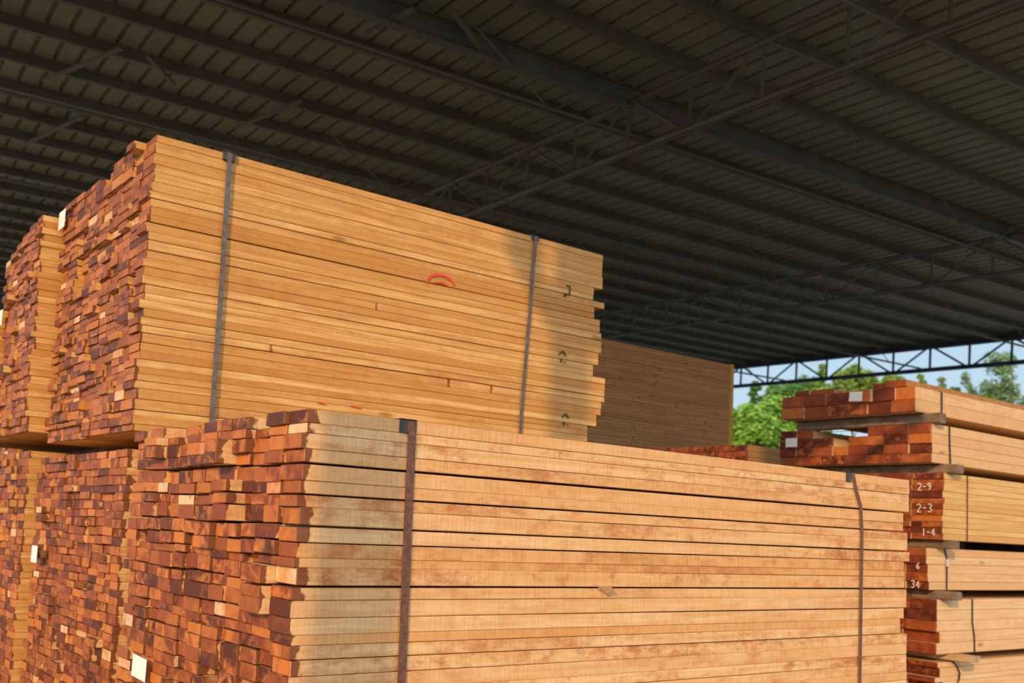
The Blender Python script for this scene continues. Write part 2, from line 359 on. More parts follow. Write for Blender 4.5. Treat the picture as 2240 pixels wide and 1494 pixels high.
# tie rails along the shed at bottom chord level, with short struts to the purlins
for i, y in enumerate((5.25, 8.66, 12.42, 16.1, 20.65)):
    root = empty('tie_rail', bw(1.5, y, 4.25), ['grey steel tie rail in the top right corner, nearest to the camera', 'grey steel tie rail running through the middle of the nearest truss under the deep beam',
        'thin dark tie rail just beyond the deep beam, meeting the edge truss at far right', 'thin dark tie rail crossing the sky gap at the middle of the edge truss', 'thin dark tie rail crossing the sky gap beside the yellow post'][i], 'tie rail')
    mt = M['rod'] if i < 2 else M['purlin']
    b = MB(); b.bar(bw(-1, y, 4.26), bw(23.7, y, 4.26), (.036, .040, .05, .05, .05)[i], n=8); b.build('rail', mt, root)
    for x in (7.5, 15.5, 23.8):
        for sg in (-1, 1):
            if x == 23.8 and sg > 0: continue
            b = MB(); b.bar(bw(x+sg*.05-1.4, y, 4.27), bw(x-1.4+sg*1.0, y, HR-.17), .022, n=6); b.build('strut', mt, root)
# flat braces between purlins
BR = [((1.758, 13.219), (2.295, 11.602)), ((2.582, 11.612), (3.044, 12.217)), ((4.128, 13.08), (4.449, 11.62)), ((4.248, 9.44), (4.391, 8.676)),
      ((4.734, 8.47), (5.696, 9.22)), ((1.942, 16.05), (2.39, 14.15))]
for i, (a, c_) in enumerate(BR):
    b = MB(); b.bar(bw(a[0], a[1], HR-.22), bw(c_[0], c_[1], HR-.22), .055, .03, up=B2_)
    o = b.build('roof_brace', M['purlin'])
    tag(o, ['dark angle brace crossing two purlins at the upper left, ends above the tallest stack', 'short dark brace just right of the long upper left brace', 'dark brace between purlins above the left strap of the upper bundle',
            'short dark brace left of the deep beam near the top edge', 'thin brace slanting down from the deep beam at top centre', 'dark brace at the far left edge, lowest of the braces'][i], 'brace')
# eave column behind the camera, whose shadow falls on both sunlit bundles
CX, CY = -2.69, -.62
ct = empty('shed_column', (CX, CY, 0), 'round steel column at the near eave that throws the upright shadow on the wood', 'column')
b = MB(); b.bar((CX, CY, 0), (CX, CY, 5.30), .156, n=20); b.build('shaft', M['truss'], ct)
b = MB(); b.bar((CX-.03, CY, 4.60), (CX-.31, CY, 4.92), .09, .08); b.bar((CX-.31, CY, 4.90), (CX-.33, CY, 5.30), .11, .08); b.build('shadow_brace', M['truss'], ct)  # brace shaped to cast the separate left band of the shadow
b = MB(); b.box((CX, CY-.012, 4.58), (CX+.36, CY+.012, 5.30)); b.build('shadow_plate', M['truss'], ct)  # plate added to widen the column's shadow on the upper bundle
b = MB(); b.box((CX-.2, CY-.2, 0), (CX+.2, CY+.2, .02)); b.build('base_plate', M['truss'], ct)

hp = empty('shadow_screen', (-1.1, -.9, 4.4), 'added unseen metal screen and rail at the near eave, shading the right stack', 'screen')  # unseen screen, added to shade the upper ends of the right stack
b = MB(); b.box((-1.75, -.905, 4.43), (-.42, -.895, 6.10)); b.build('panel', M['purlin'], hp)
b = MB(); b.bar((-1.5, -.9, 4.19), (-.16, -.9, 4.19), .06, n=8); b.build('rail', M['purlin'], hp)  # added bar for the diagonal shadow stripe on the second right bundle
for x_ in (-1.4, -.5):
    b = MB(); b.bar((x_, -.9, 4.19), (x_, -.9, 4.45), .012, n=6); b.build('hanger', M['purlin'], hp)

# ------------------------------------------------------------------ bundles
def tone_for(rnd, style):
    r = rnd.random()
    if style == 'mixed': tr = r
    elif style == 'deep': tr = r*.8 if rnd.random() < .93 else .98
    else: tr = r
    return (tr, rnd.random(), rnd.random())
def bundle(name, label, X0, X1, Y0, Y1, zt, rows, seed, mats, colw=(.085, .135), gaps=None, jit=.012, big=.03, bigp=.2,
           xend=None, sideseg=6, c=.0016, group=None, maxpart=100, viscols=None, topdrop=0., wave=.004, firstjit=.004, sag=None, drop=None, endtone=None, sjit=.0015, part='board', rowpair=.55, split=0., gp=.0004):
    rnd = random.Random(seed)
    H = sum(rows)+sum((gaps or {}).values())
    root = empty(name, (X0, Y0, zt-H), label, 'timber bundle', group)
    side, end = mats
    z = zt; items = []; prevcols = None; prevj = None
    for r, th in enumerate(rows):
        if prevcols is not None and rnd.random() < rowpair: cols = list(prevcols); same = True
        else:
            cols = [Y0]; same = False
            while cols[-1] < Y1-colw[0]*.9: cols.append(cols[-1]+rnd.uniform(*colw))
            k = (Y1-Y0)/(cols[-1]-Y0); cols = [Y0+(q-Y0)*k for q in cols]
        js = []
        blk = rnd.uniform(-.4, .4)*jit
        for ci in range(len(cols)-1):
            if rnd.random() < .3: blk = rnd.uniform(-1, 1)*jit
            j = blk+rnd.gauss(0, jit*.25)
            if rnd.random() < bigp: j += rnd.uniform(-big, big)
            if same and prevj and rnd.random() < .6: j = prevj[ci]+rnd.gauss(0, .002)
            if ci == 0: j = rnd.uniform(-1, 1)*firstjit
            js.append(j)
        z1 = z; z0 = z-th
        for ci in range(len(cols)-1):
            if r < 2 and ci > 1 and rnd.random() < topdrop: continue
            if drop and drop(r, ci): continue
            ya, yb = cols[ci], cols[ci+1]
            if ci == 0: ya += rnd.uniform(-1, 1)*sjit
            lev = min(1, (z1-(zt-H))/.16-.2, (zt-z0)/.16-.2); lev = max(0, lev)
            dz = wave*lev*math.sin(ya*9+r*.8+seed) if ci else 0
            if sag: dz += sag((ya+yb)/2, z1)
            xe = X1+(xend(z0) if xend else 0)+(0 if xend else rnd.uniform(-.015, .015))
            tone = tone_for(rnd, 'mixed')
            if endtone: tone = endtone(r, ci, tone, rnd)
            if ci > 0: xe = X1-.02+rnd.uniform(-.02, .02)
            if ci == 0 and rnd.random() < split:
                cuts = [X0+js[ci]]+sorted(rnd.uniform(X0+.3, xe-.3) for _ in range(rnd.choice((1, 1, 2))))+[xe]
                for k_ in range(len(cuts)-1):
                    items.append((r, 0, (cuts[k_], cuts[k_+1]-.002, ya+rnd.uniform(-.002, .002), yb-.0008, z0+dz+gp, z1+dz-.0002), tone_for(rnd, 'mixed') if k_ else tone))
                continue
            items.append((r, ci, (X0+js[ci], xe, ya+.0008, yb-.0008, z0+dz+gp, z1+dz-.0002), tone))
        z = z0-(gaps or {}).get(r, 0.); prevcols, prevj = cols, js
    # the ones that show largest become parts, the rest is one part
    def key(it):
        r, ci = it[0], it[1]
        d = it[2]; vis = viscols(d) if viscols else 1
        return (0 if vis else 1, 0 if ci == 0 else 1, ci, r)
    items.sort(key=key)
    rest = MB()
    for i, (r, ci, d, tone) in enumerate(items):
        seg = sideseg if ci == 0 else 1
        if i < maxpart:
            b = MB(); b.board(*d, rnd, seg, .0007 if ci == 0 and 0 < r < len(rows)-1 else 0, c, tone, tilt=0 if (ci == 0 or r in (0, len(rows)-1)) else rnd.gauss(0, .012)); b.build(part, [side, end], root)
        else:
            rest.board(*d, rnd, 1, 0, c, tone, tilt=0 if (ci == 0 or r in (0, len(rows)-1)) else rnd.gauss(0, .012))
    if rest.f:
        o = rest.build('boards', [side, end], root); o['kind'] = 'stuff'
    return root
def on_side_strap(root, x, Y, zt, zb, width, mat, stand=.003, y_back=.6, path=None, prot=None, th=.0012, protx=0):
    """steel band over the top edge and down the long side; path = [(dx, z)]"""
    b = MB(); pts = [(x+ (path[0][0] if path else 0), Y+y_back, zt+stand), (x+(path[0][0] if path else 0), Y+.01, zt+stand)]
    pts += [(x+dx, Y-stand, z_) for dx, z_ in (path or [(0, zt-.002), (0, zb)])]
    k = len(b.v)
    for i, p in enumerate(pts):
        nrm = (0, 0, 1) if i < 2 else (0, -1, 0)
        for s_ in (-.5, .5):
            for t_ in (0, th): b.v.append((p[0]+s_*width, p[1]+nrm[1]*t_, p[2]+nrm[2]*t_))
    for i in range(len(pts)-1):
        a = k+i*4; c_ = a+4
        for q in ((a+1, a+3, c_+3, c_+1), (a, c_, c_+2, a+2), (a, a+1, c_+1, c_), (a+2, c_+2, c_+3, a+3)): b.face(list(q))
    o = b.build('strap', mat, root)
    if prot:
        pb = MB(); w_, h_ = prot; X = x+protx
        pb.box((X-w_/2, Y-stand+.0006, zt-h_), (X+w_/2, Y+.0005, zt+.003)); pb.box((X-w_/2, Y-stand+.0006, zt+.0005), (X+w_/2, Y+.05, zt+.0035))
        pb.build('corner_protector', M['protector'], o)
    return o
def tagcard(root, X, y, z, w_=.13, h_=.072, label=None, mat=None, tilt=0.):
    b = MB(); k = 0
    pts = [(-w_/2, -h_/2), (w_/2, -h_/2), (w_/2, h_/2), (-w_/2, h_/2)]
    c_, s_ = math.cos(tilt), math.sin(tilt)
    for dx in (0, -.0008):
        for a, d in pts: b.v.append((X-.001+dx, y+a*c_-d*s_, z+a*s_+d*c_))
    b.face([4, 7, 6, 5][::-1] if False else [4, 7, 6, 5]); b.face([0, 1, 2, 3])
    for i in range(4): b.face([i, (i+1) % 4, 4+(i+1) % 4, 4+i])
    o = b.build('paper_tag', mat or M['paper'], root)
    if label: o['label'] = label
    return o
def bearer(x0, x1, y0, y1, z0, z1, label, pale=False, seed=1, group=None):
    rnd = random.Random(seed); b = MB()
    # a rough bearer laid across the stack, top edge eased
    n = 6; k = len(b.v); c_ = .006
    prof_ = [(x0+c_, z0), (x1-c_, z0), (x1, z0+c_), (x1, z1-c_), (x1-c_, z1), (x0+c_, z1), (x0, z1-c_), (x0, z0+c_)]
    for i in range(n+1):
        y = y0+(y1-y0)*i/n; dx = rnd.uniform(-.003, .003)
        for px_, pz_ in prof_: b.v.append((px_+dx, y, pz_))
    for i in range(n):
        for j in range(8): b.face([k+i*8+j, k+(i+1)*8+j, k+(i+1)*8+(j+1) % 8, k+i*8+(j+1) % 8])
    b.face([k+j for j in range(8)]); b.face([k+n*8+j for j in range(8)][::-1])
    return tag(b.build('bearer', M['bearer_pale' if pale else 'bearer']), label, 'bearer', group)

# ---- F, front bundle
rowsF = [.035, .026, .039, .033, .041, .032, .030, .045, .038, .037, .024, .045, .031, .043, .041, .026, .034, .039, .043, .034, .036, .032]
rf = random.Random(5)
while sum(rowsF) < 1.25: rowsF.append(rf.uniform(.028, .042))
gF = {3: .006, 5: .004, 7: .0045, 11: .005, 13: .002, 16: .002, 8: .002}
scF = (1.427-.11-sum(gF.values()))/sum(rowsF) if False else 1
def xendF(z):
    prof_ = [(1.43, .012), (1.28, .015), (1.25, -.03), (1.19, .0), (1.12, .02), (1.07, -.02), (.97, 0), (.90, -.02), (.85, -.045), (.78, .005)]
    v = 0
    for q, d in prof_:
        if z < q: v = d
    return v
F = bundle('timber_bundle', 'front bundle of reddish sawn boards with rusty straps, nearest to the camera', 1.134, 3.866, 2.307, 3.60, 1.427, rowsF, 11,
    (M['f_side'], M['f_end']), colw=(.085, .13), gaps=gF, jit=.016, big=.035, bigp=.22, xend=xendF, sideseg=10, topdrop=.22, wave=.004,
    viscols=lambda d: d[5] > .62, firstjit=.008, c=.0018)
on_side_strap(F, 1.450, 2.307, 1.427, .12, .025, M['strap_rust'], .004, .9, path=[(-.006, 1.427), (0, 1.38), (.002, 1.2), (.006, .95), (.010, .7), (.010, .12)], prot=(.052, .034), protx=-.012)
on_side_strap(F, 3.50, 2.307, 1.427, .12, .019, M['strap_rust'], .006, .9, path=[(-.03, 1.427), (-.01, 1.37), (.025, 1.30), (.035, 1.2), (.035, .9), (.03, .12)], prot=(.03, .034), protx=-.052)
tagcard(F, 1.10, 3.297, .655, .135, .07, tilt=0.03)
# splinter on the side
b = MB(); k = 0
b.v += [(2.15, 2.306, .985), (2.20, 2.306, .989), (2.195, 2.275, .981), (2.16, 2.285, .984), (2.175, 2.29, .966)]
for q in ((0, 1, 2, 3), (0, 3, 4), (3, 2, 4), (2, 1, 4), (1, 0, 4)): b.face(list(q))
b.build('splinter', M['r_side'], F)

# ---- B behind F, carries U
rb_ = random.Random(8)
def rowlist(H, a, b_, rnd):
    L_ = []
    while sum(L_) < H-a: L_.append(rnd.uniform(a, b_))
    k_ = H/sum(L_); return [q*k_ for q in L_]
Bb = bundle('timber_bundle', 'lower bundle directly under the tallest one, behind the front bundle', 1.125, 3.55, 3.68, 4.94, 1.372, rowlist(1.27, .026, .038, rb_), 23,
    (M['f_side'], M['f_end']), colw=(.08, .125), jit=.012, big=.03, sideseg=2, topdrop=0, maxpart=100, viscols=lambda d: d[3] > 3.9 and d[4] > .3)
tagcard(Bb, 1.082, 4.71, .947, .10, .072)
# ---- U, upper bundle
yU = [290, 307.5, 333, 358.4, 376, 398, 421, 437, 456, 475, 491, 512, 530, 552.5, 571, 590, 610, 629.4, 648, 664, 683, 702, 720, 736.5, 758, 777, 795, 813, 827.5, 844, 861, 884, 908, 921, 940, 955]
kU = 1.104/(yU[-1]-yU[0])
rowsU = [(b_-a)*kU for a, b_ in zip(yU[:-1], yU[1:])]
gU = {4: .0, 6: .003, 9: .003, 12: .003, 16: .003, 21: .002, 22: .002, 31: .002}
rowsU = [q-.0 for q in rowsU]
ksc = (1.104-sum(gU.values()))/sum(rowsU); rowsU = [q*ksc for q in rowsU]
def xendU(z):
    # (bottom z, offset) following the ragged right end
    pr = [(2.54, 0), (2.42, .003), (2.35, -.055), (2.30, .02), (2.24, -.045), (2.18, -.005), (2.12, .01), (2.04, -.005), (1.975, -.04), (1.92, .045), (1.80, .025), (1.73, -.005), (1.665, -.06)]
    v = 0
    for q, d in pr:
        if z < q-.0: v = d
    return v
Uo = bundle('timber_bundle', 'tall upper bundle of golden boards with grey steel straps and a red crayon arc', 1.137, 3.405, 3.699, 4.93, 2.544, rowsU, 37,
    (M['u_side'], M['u_end']), colw=(.085, .135), gaps=gU, jit=.016, big=.035, bigp=.2, xend=xendU, sideseg=8, topdrop=.12, viscols=lambda d: True, firstjit=.01, split=.16)
on_side_strap(Uo, 1.424, 3.699, 2.544, 1.44, .019, M['strap_steel'], .016, .9, path=[(0, 2.544), (0, 2.40), (.004, 2.0), (.004, 1.44)], prot=(.046, .03))
on_side_strap(Uo, 2.957, 3.699, 2.544, 1.44, .017, M['strap_steel'], .012, .9, path=[(0, 2.544), (-.012, 2.3), (-.028, 2.0), (-.042, 1.7), (-.045, 1.44)], prot=(.04, .02))
tagcard(Uo, 1.115, 4.885, 2.473, .11, .085)
def stroke(root, name, pts, plane, w_, mat, label=None, depth=.0012):
    """chalk/ink polyline on a face: plane ('y', Y) uses (x, z); plane ('x', X) uses (y, z)"""
    b = MB(); ax, val = plane
    for p, q in zip(pts[:-1], pts[1:]):
        if ax == 'y': b.bar((p[0], val-depth/2, p[1]), (q[0], val-depth/2, q[1]), w_, depth, up=(0, -1, 0))
        else: b.bar((val-depth/2, p[0], p[1]), (val-depth/2, q[0], q[1]), w_, depth, up=(-1, 0, 0))
    o = b.build(name, mat, root)
    if label: o['label'] = label
    return o
arc = [(2.437+.075*math.cos(a), 2.205+.052*math.sin(a)) for a in [math.pi*(1-i/9) for i in range(9)]]
stroke(Uo, 'crayon_mark', arc, ('y', 3.695), .012, M['redchalk'], 'red crayon arc')
stroke(Uo, 'crayon_mark', [(2.40, 2.216), (2.44, 2.224), (2.47, 2.214)], ('y', 3.695), .008, M['redchalk'], 'short red crayon dash inside the arc')
stroke(Uo, 'crayon_mark', [(1.870, 1.624), (1.905, 1.622)], ('y', 3.695), .006, M['redchalk'], 'red dash low on the side')
stroke(Uo, 'crayon_mark', [(2.02, 1.626), (2.07, 1.622)], ('y', 3.695), .005, M['redchalk'], 'red dash low on the side')
for j, (x_, z_) in enumerate([(3.166, 2.313), (3.159, 1.991), (3.193, 1.688)]):
    if j: stroke(Uo, 'ink_mark', [(x_-.022, z_+.008), (x_, z_+.028), (x_+.022, z_+.008)], ('y', 3.694), .009, M['blackmark'], 'black stamped arrow')
    else: stroke(Uo, 'ink_mark', [(x_, z_+.03), (x_+.024, z_+.03), (x_+.022, z_-.012), (x_-.012, z_-.012)], ('y', 3.694), .008, M['blackmark'], 'black stamped hook')
    stroke(Uo, 'ink_mark', [(x_-.012, z_-.028), (x_-.002, z_-.018), (x_-.014, z_-.014)], ('y', 3.694), .008, M['blackmark'])
    if j: stroke(Uo, 'ink_mark', [(x_+.012, z_-.022), (x_+.02, z_-.026)], ('y', 3.694), .008, M['blackmark'])

# ---- left neighbours
Cb = bundle('timber_bundle', 'leftmost lower bundle of red-ended boards, its pale edge showing beside the white card', 1.085, 3.5, 5.0, 6.75, 1.405, rowlist(1.30, .026, .038, rb_), 51,
    (M['u_side'], M['f_end']), colw=(.08, .125), jit=.012, big=.03, sideseg=2, viscols=lambda d: d[3] < 5.6)
U2 = bundle('timber_bundle', 'upper bundle left of the tallest one, with sloping top', 1.05, 3.3, 4.965, 5.66, 2.500, rowlist(1.01, .026, .036, rb_), 67,
    (M['u_side'], M['u_end']), colw=(.08, .125), jit=.014, big=.03, sideseg=2, firstjit=.012, viscols=lambda d: True,
    sag=lambda y, z: -max(0, y-5.02)*.2*max(0, (z-1.62)))
tagcard(U2, 1.03, 5.62, 2.10, .09, .08)
U3 = bundle('timber_bundle', 'small pale-sided bundle cut by the left edge of the photo', .97, 3.2, 5.72, 6.6, 2.16, rowlist(.67, .026, .036, rb_), 71,
    (M['u_side'], M['u_end']), colw=(.08, .125), jit=.012, big=.03, sideseg=2, viscols=lambda d: True, maxpart=60)

Db = bundle('timber_bundle', 'added bundle behind the leftmost lower bundle, blocking the sky in the gap', 1.5, 3.5, 6.85, 8.2, 1.95, rowlist(1.85, .03, .04, rb_), 73,
    (M['b_side'], M['u_end']), sideseg=1, maxpart=0)  # unseen bundle, added so no sky shows under the upper left bundle
# bearers below them
for (x0, x1, y0, y1, z0, z1, lab) in [
    (1.70, 1.79, 3.74, 4.90, 1.372, 1.44, 'bearer under the tallest bundle, near its left strap'),
    (2.85, 2.94, 3.74, 4.90, 1.372, 1.44, 'bearer under the tallest bundle near its right strap'),
    (1.60, 1.69, 5.03, 6.6, 1.405, 1.49, 'bearer in the dark gap under the upper left bundle'),
    (2.80, 2.89, 5.03, 6.6, 1.405, 1.49, 'far bearer under the upper left bundle'),
    (1.7, 1.8, 6.9, 8.1, 0, .10, 'ground bearer under the hidden left bundle, near end'), (3.2, 3.3, 6.9, 8.1, 0, .10, 'ground bearer under the hidden left bundle, far end'),
    (1.5, 1.62, 2.35, 3.55, 0, .10, 'ground bearer under the front bundle, near end'), (3.2, 3.32, 2.35, 3.55, 0, .10, 'ground bearer under the front bundle, far end'),
    (1.5, 1.62, 3.75, 4.9, 0, .102, 'ground bearer under the lower rear bundle, near end'), (3.2, 3.32, 3.75, 4.9, 0, .102, 'ground bearer under the lower rear bundle, far end'),
    (1.5, 1.62, 5.05, 6.7, 0, .105, 'ground bearer under the leftmost lower bundle, near end'), (3.2, 3.3, 5.05, 6.7, 0, .105, 'ground bearer under the leftmost lower bundle, far end')]:
    bearer(x0, x1, y0, y1, z0, z1, lab)

# ---- right stack R1..R6
def deep(r, ci, t, rnd): return (t[0]*.72 if rnd.random() < .88 else .97, t[1], t[2])
R1 = bundle('timber_bundle', 'topmost bundle of the right stack, two rows of thick boards with a white card', 5.175, 8.2, 3.05, 3.93, 2.040, [.070, .070], 82,
    (M['r_side'], M['r_end']), colw=(.11, .17), jit=.01, big=.02, firstjit=.004, xend=lambda z: 0, sideseg=3, c=.003, endtone=deep, wave=.001)
tagcard(R1, 5.138, 3.395, 2.004, .085, .055, tilt=.05)
on_side_strap(R1, 5.444, 3.05, 2.04, 1.90, .016, M['strap_black'], .004, .8)
def dropR2(r, ci): return (r == 0 and ci in (3, 4, 5)) or (r == 1 and ci == 4)
R2 = bundle('timber_bundle', 'second bundle of the right stack, missing some boards', 5.27, 8.2, 3.01, 4.02, 1.842, [.055, .055, .055, .053], 83,
    (M['r_side'], M['r_end']), colw=(.10, .16), jit=.012, big=.025, firstjit=.012, xend=lambda z: 0, sideseg=3, c=.003, endtone=deep, drop=dropR2, wave=.001)
tagcard(R2, 5.235, 3.906, 1.765, .085, .055)
on_side_strap(R2, 5.457, 3.01, 1.842, 1.624, .016, M['strap_black'], .004, .8, path=[(0, 1.842), (0, 1.76), (.012, 1.624)])
R3 = bundle('timber_bundle', 'third bundle of the right stack, thin yellow boards with chalk numbers on red ends', 5.355, 8.3, 2.985, 3.95, 1.572, rowlist(.372, .03, .037, rb_), 85,
    (M['r3_side'], M['r_end']), colw=(.17, .2), jit=.01, big=.02, firstjit=.012, xend=lambda z: 0, sideseg=3, c=.002, endtone=deep, wave=.001, rowpair=.95)
on_side_strap(R3, 5.609, 2.985, 1.572, 1.20, .012, M['strap_rust'], .003, .8)
R4 = bundle('timber_bundle', 'fourth bundle of the right stack, black strap with bright seal', 5.31, 8.2, 3.05, 3.95, 1.153, rowlist(.232, .042, .05, rb_), 87,
    (M['r_side'], M['r_end']), colw=(.12, .17), jit=.01, big=.03, firstjit=.02, xend=lambda z: 0, sideseg=3, c=.003, endtone=deep, wave=.001)
s4 = on_side_strap(R4, 5.508, 3.05, 1.153, .921, .014, M['strap_black'], .004, .8, path=[(-.02, 1.153), (0, 1.10), (0, .921)])
b = MB(); b.box((5.498, 3.036, 1.055), (5.518, 3.0455, 1.095)); o = b.build('seal', plain('bright_seal', (.8, .8, .8), .3, .6, .05), s4); o['label'] = 'bright metal strap seal'
R5 = bundle('timber_bundle', 'fifth bundle of the right stack, thick pinkish boards with reddish bulging ends', 5.40, 8.3, 3.03, 3.95, .872, rowlist(.302, .055, .062, rb_), 89,
    (M['r_side'], M['r_end']), colw=(.16, .22), jit=.03, big=.05, firstjit=.03, xend=lambda z: 0, sideseg=3, c=.004, endtone=deep, wave=.001)
on_side_strap(R5, 5.762, 3.03, .872, .57, .014, M['strap_black'], .004, .8, path=[(-.012, .872), (-.01, .74), (.012, .66), (.016, .57)])
R6 = bundle('timber_bundle', 'lowest visible bundle of the right stack, rough mixed boards at the bottom edge', 5.42, 8.2, 3.04, 3.95, .524, [.03, .05, .028, .06, .05, .05, .05, .05], 91,
    (M['r_side'], M['r_end']), colw=(.12, .2), jit=.03, big=.05, firstjit=.05, xend=lambda z: 0, sideseg=3, c=.004, wave=.002, endtone=lambda r, ci, t, rnd: (t[0]*.4, t[1], t[2]))
on_side_strap(R6, 5.62, 3.04, .524, .2, .016, M['strap_black'], .006, .05, path=[(-.06, .524), (-.02, .50), (.01, .46), (.0, .42), (-.02, .4)])
for q in ((5.275, 5.345, 2.965, 3.9, 1.842, 1.899, 'short bearer end poking out between the top two bundles of the right stack', 0),
          (5.385, 5.475, 2.93, 3.95, 1.572, 1.6215, 'grey bearer poking out between the second and third bundles of the right stack', 0),
          (5.40, 5.46, 2.945, 3.9, 1.153, 1.198, 'grey bearer poking out between the third and fourth bundles of the right stack', 0),
          (5.40, 5.50, 2.95, 3.9, .872, .919, 'grey bearer poking out above the fifth bundle of the right stack', 0),
          (5.52, 5.64, 2.92, 3.9, .5325, .5685, 'fresh pale bearer poking out above the lowest bundle of the right stack', 1),
          (5.7, 5.82, 3.0, 3.95, 0, .154, 'ground bearer under the right stack, near end', 0), (7.5, 7.62, 3.0, 3.95, 0, .154, 'ground bearer under the right stack, far end', 0)):
    bearer(*q[:7], pale=bool(q[7]))
for z0, z1, nm in ((1.842, 1.9, 'top'), (1.572, 1.6235, 'second'), (1.153, 1.2, 'third'), (.872, .921, 'fourth'), (.524, .57, 'fifth')):
    bearer(7.3, 7.42, 3.05, 3.9, z0, z1, 'rear bearer in the %s gap of the right stack counted from the top' % nm)
Rh = bundle('timber_bundle', 'hidden bundle added behind the right stack to darken its gaps', 5.55, 8.2, 4.12, 5.05, 1.52, rowlist(1.42, .04, .05, rb_), 93,
    (M['b_side'], M['r_end']), sideseg=1, maxpart=0)  # unseen bundle, added to keep sky out of the right stack's gaps
for x_ in (5.8, 7.8): bearer(x_, x_+.1, 4.15, 5.0, 0, .098, 'ground bearer under the hidden bundle behind the right stack', group='ground bearers of the hidden right bundle')
# loose boards lying on R1
rl = random.Random(3)
for (x0, x1, y0, y1, z0, z1, tn, lab) in [(5.20, 8.4, 3.12, 3.25, 2.0475, 2.088, .55, 'loose board on top of the right stack, second from its sunny edge'),
                                   (5.25, 8.4, 3.255, 3.36, 2.0475, 2.087, .35, 'loose board on top of the right stack, beside the white card'),
                                   (5.22, 6.6, 3.60, 3.75, 2.0475, 2.078, .6, 'loose board lying on the shaded left part of the right stack'),
                                   (5.20, 6.6, 3.76, 3.86, 2.0475, 2.075, .3, 'loose board at the left edge of the right stack top')]:
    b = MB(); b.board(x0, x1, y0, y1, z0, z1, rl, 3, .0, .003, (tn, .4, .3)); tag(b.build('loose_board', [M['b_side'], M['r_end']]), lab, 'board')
# chalk numbers on the ends: glyphs as polylines, x to the right
GL = {'1': [[(.3, 0), (.3, 1)]], '2': [[(0, .8), (.25, 1), (.5, .8), (.45, .55), (0, 0), (.55, 0)]], '3': [[(0, .9), (.3, 1), (.5, .75), (.2, .52), (.5, .28), (.3, 0), (0, .1)]],
      '4': [[(.35, 0), (.35, 1), (0, .35), (.55, .35)]], '6': [[(.45, 1), (.1, .6), (0, .25), (.25, 0), (.5, .25), (.25, .48), (.05, .3)]],
      '9': [[(.5, .7), (.25, .5), (0, .75), (.25, 1), (.5, .75), (.45, .4), (.25, 0)]], '-': [[(.05, .5), (.5, .5)]], '7': [[(0, 1), (.5, 1), (.15, 0)]]}
def chalk(root, text, X, yl, z, h, w_=.005):
    b = MB()
    for i, ch in enumerate(text):
        for pl_ in GL[ch]:
            pts = [(yl-(i*.72*h+px_*h), z+pz_*h) for px_, pz_ in pl_]
            for p, q in zip(pts[:-1], pts[1:]): b.bar((X, p[0], p[1]), (X, q[0], q[1]), w_, .0015, up=(-1, 0, 0))
    o = b.build('chalk_number', M['chalk'], root); o['label'] = 'white chalk number '+text
chalk(R3, '2-9', 5.338, 3.125, 1.475, .040); chalk(R3, '2-3', 5.338, 3.130, 1.352, .046); chalk(R3, '1-4', 5.338, 3.10, 1.22, .04)
chalk(R4, '6', 5.287, 3.10, 1.035, .035); chalk(R4, '34', 5.287, 3.13, .93, .04)

# ---- R0, small bundle behind
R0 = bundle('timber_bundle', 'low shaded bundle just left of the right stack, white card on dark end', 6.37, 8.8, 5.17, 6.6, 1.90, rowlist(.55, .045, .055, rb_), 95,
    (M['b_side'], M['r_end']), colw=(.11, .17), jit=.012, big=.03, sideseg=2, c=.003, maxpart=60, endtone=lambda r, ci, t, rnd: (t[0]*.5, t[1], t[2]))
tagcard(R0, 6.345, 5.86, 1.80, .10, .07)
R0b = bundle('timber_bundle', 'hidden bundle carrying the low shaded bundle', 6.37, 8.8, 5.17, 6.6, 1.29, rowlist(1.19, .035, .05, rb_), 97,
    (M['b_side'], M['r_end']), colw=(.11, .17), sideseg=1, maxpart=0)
for x_ in (6.8, 8.2):
    bearer(x_, x_+.1, 5.2, 6.55, 1.29, 1.35, 'bearer under the low shaded bundle', group='bearers of the low shaded bundle'); bearer(x_, x_+.1, 5.2, 6.55, 0, .10, 'ground bearer behind the right stack', group='ground bearers behind the right stack')
# ---- B2, big shaded stack
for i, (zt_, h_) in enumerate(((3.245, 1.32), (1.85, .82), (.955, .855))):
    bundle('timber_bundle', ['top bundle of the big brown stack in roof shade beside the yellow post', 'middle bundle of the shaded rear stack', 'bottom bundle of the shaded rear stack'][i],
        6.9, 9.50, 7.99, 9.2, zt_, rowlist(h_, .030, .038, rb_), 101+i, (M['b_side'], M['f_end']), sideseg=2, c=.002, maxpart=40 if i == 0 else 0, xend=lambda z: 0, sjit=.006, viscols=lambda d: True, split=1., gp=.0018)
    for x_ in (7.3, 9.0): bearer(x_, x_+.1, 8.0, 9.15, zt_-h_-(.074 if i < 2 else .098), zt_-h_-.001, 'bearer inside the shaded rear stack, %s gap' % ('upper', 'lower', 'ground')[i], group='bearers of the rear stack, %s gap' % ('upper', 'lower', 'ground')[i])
ps = empty('yellow_post', (9.565, 8.055, 0), 'yellow painted steel post at the right end of the shaded rear stack', 'post')
b = MB(); b.box((9.53, 8.02, 0), (9.60, 8.09, 3.26)); b.build('shaft', M['yellow'], ps)
b = MB(); b.box((9.508, 7.97, 0), (9.64, 8.14, .02)); b.build('base_plate', M['yellow'], ps)

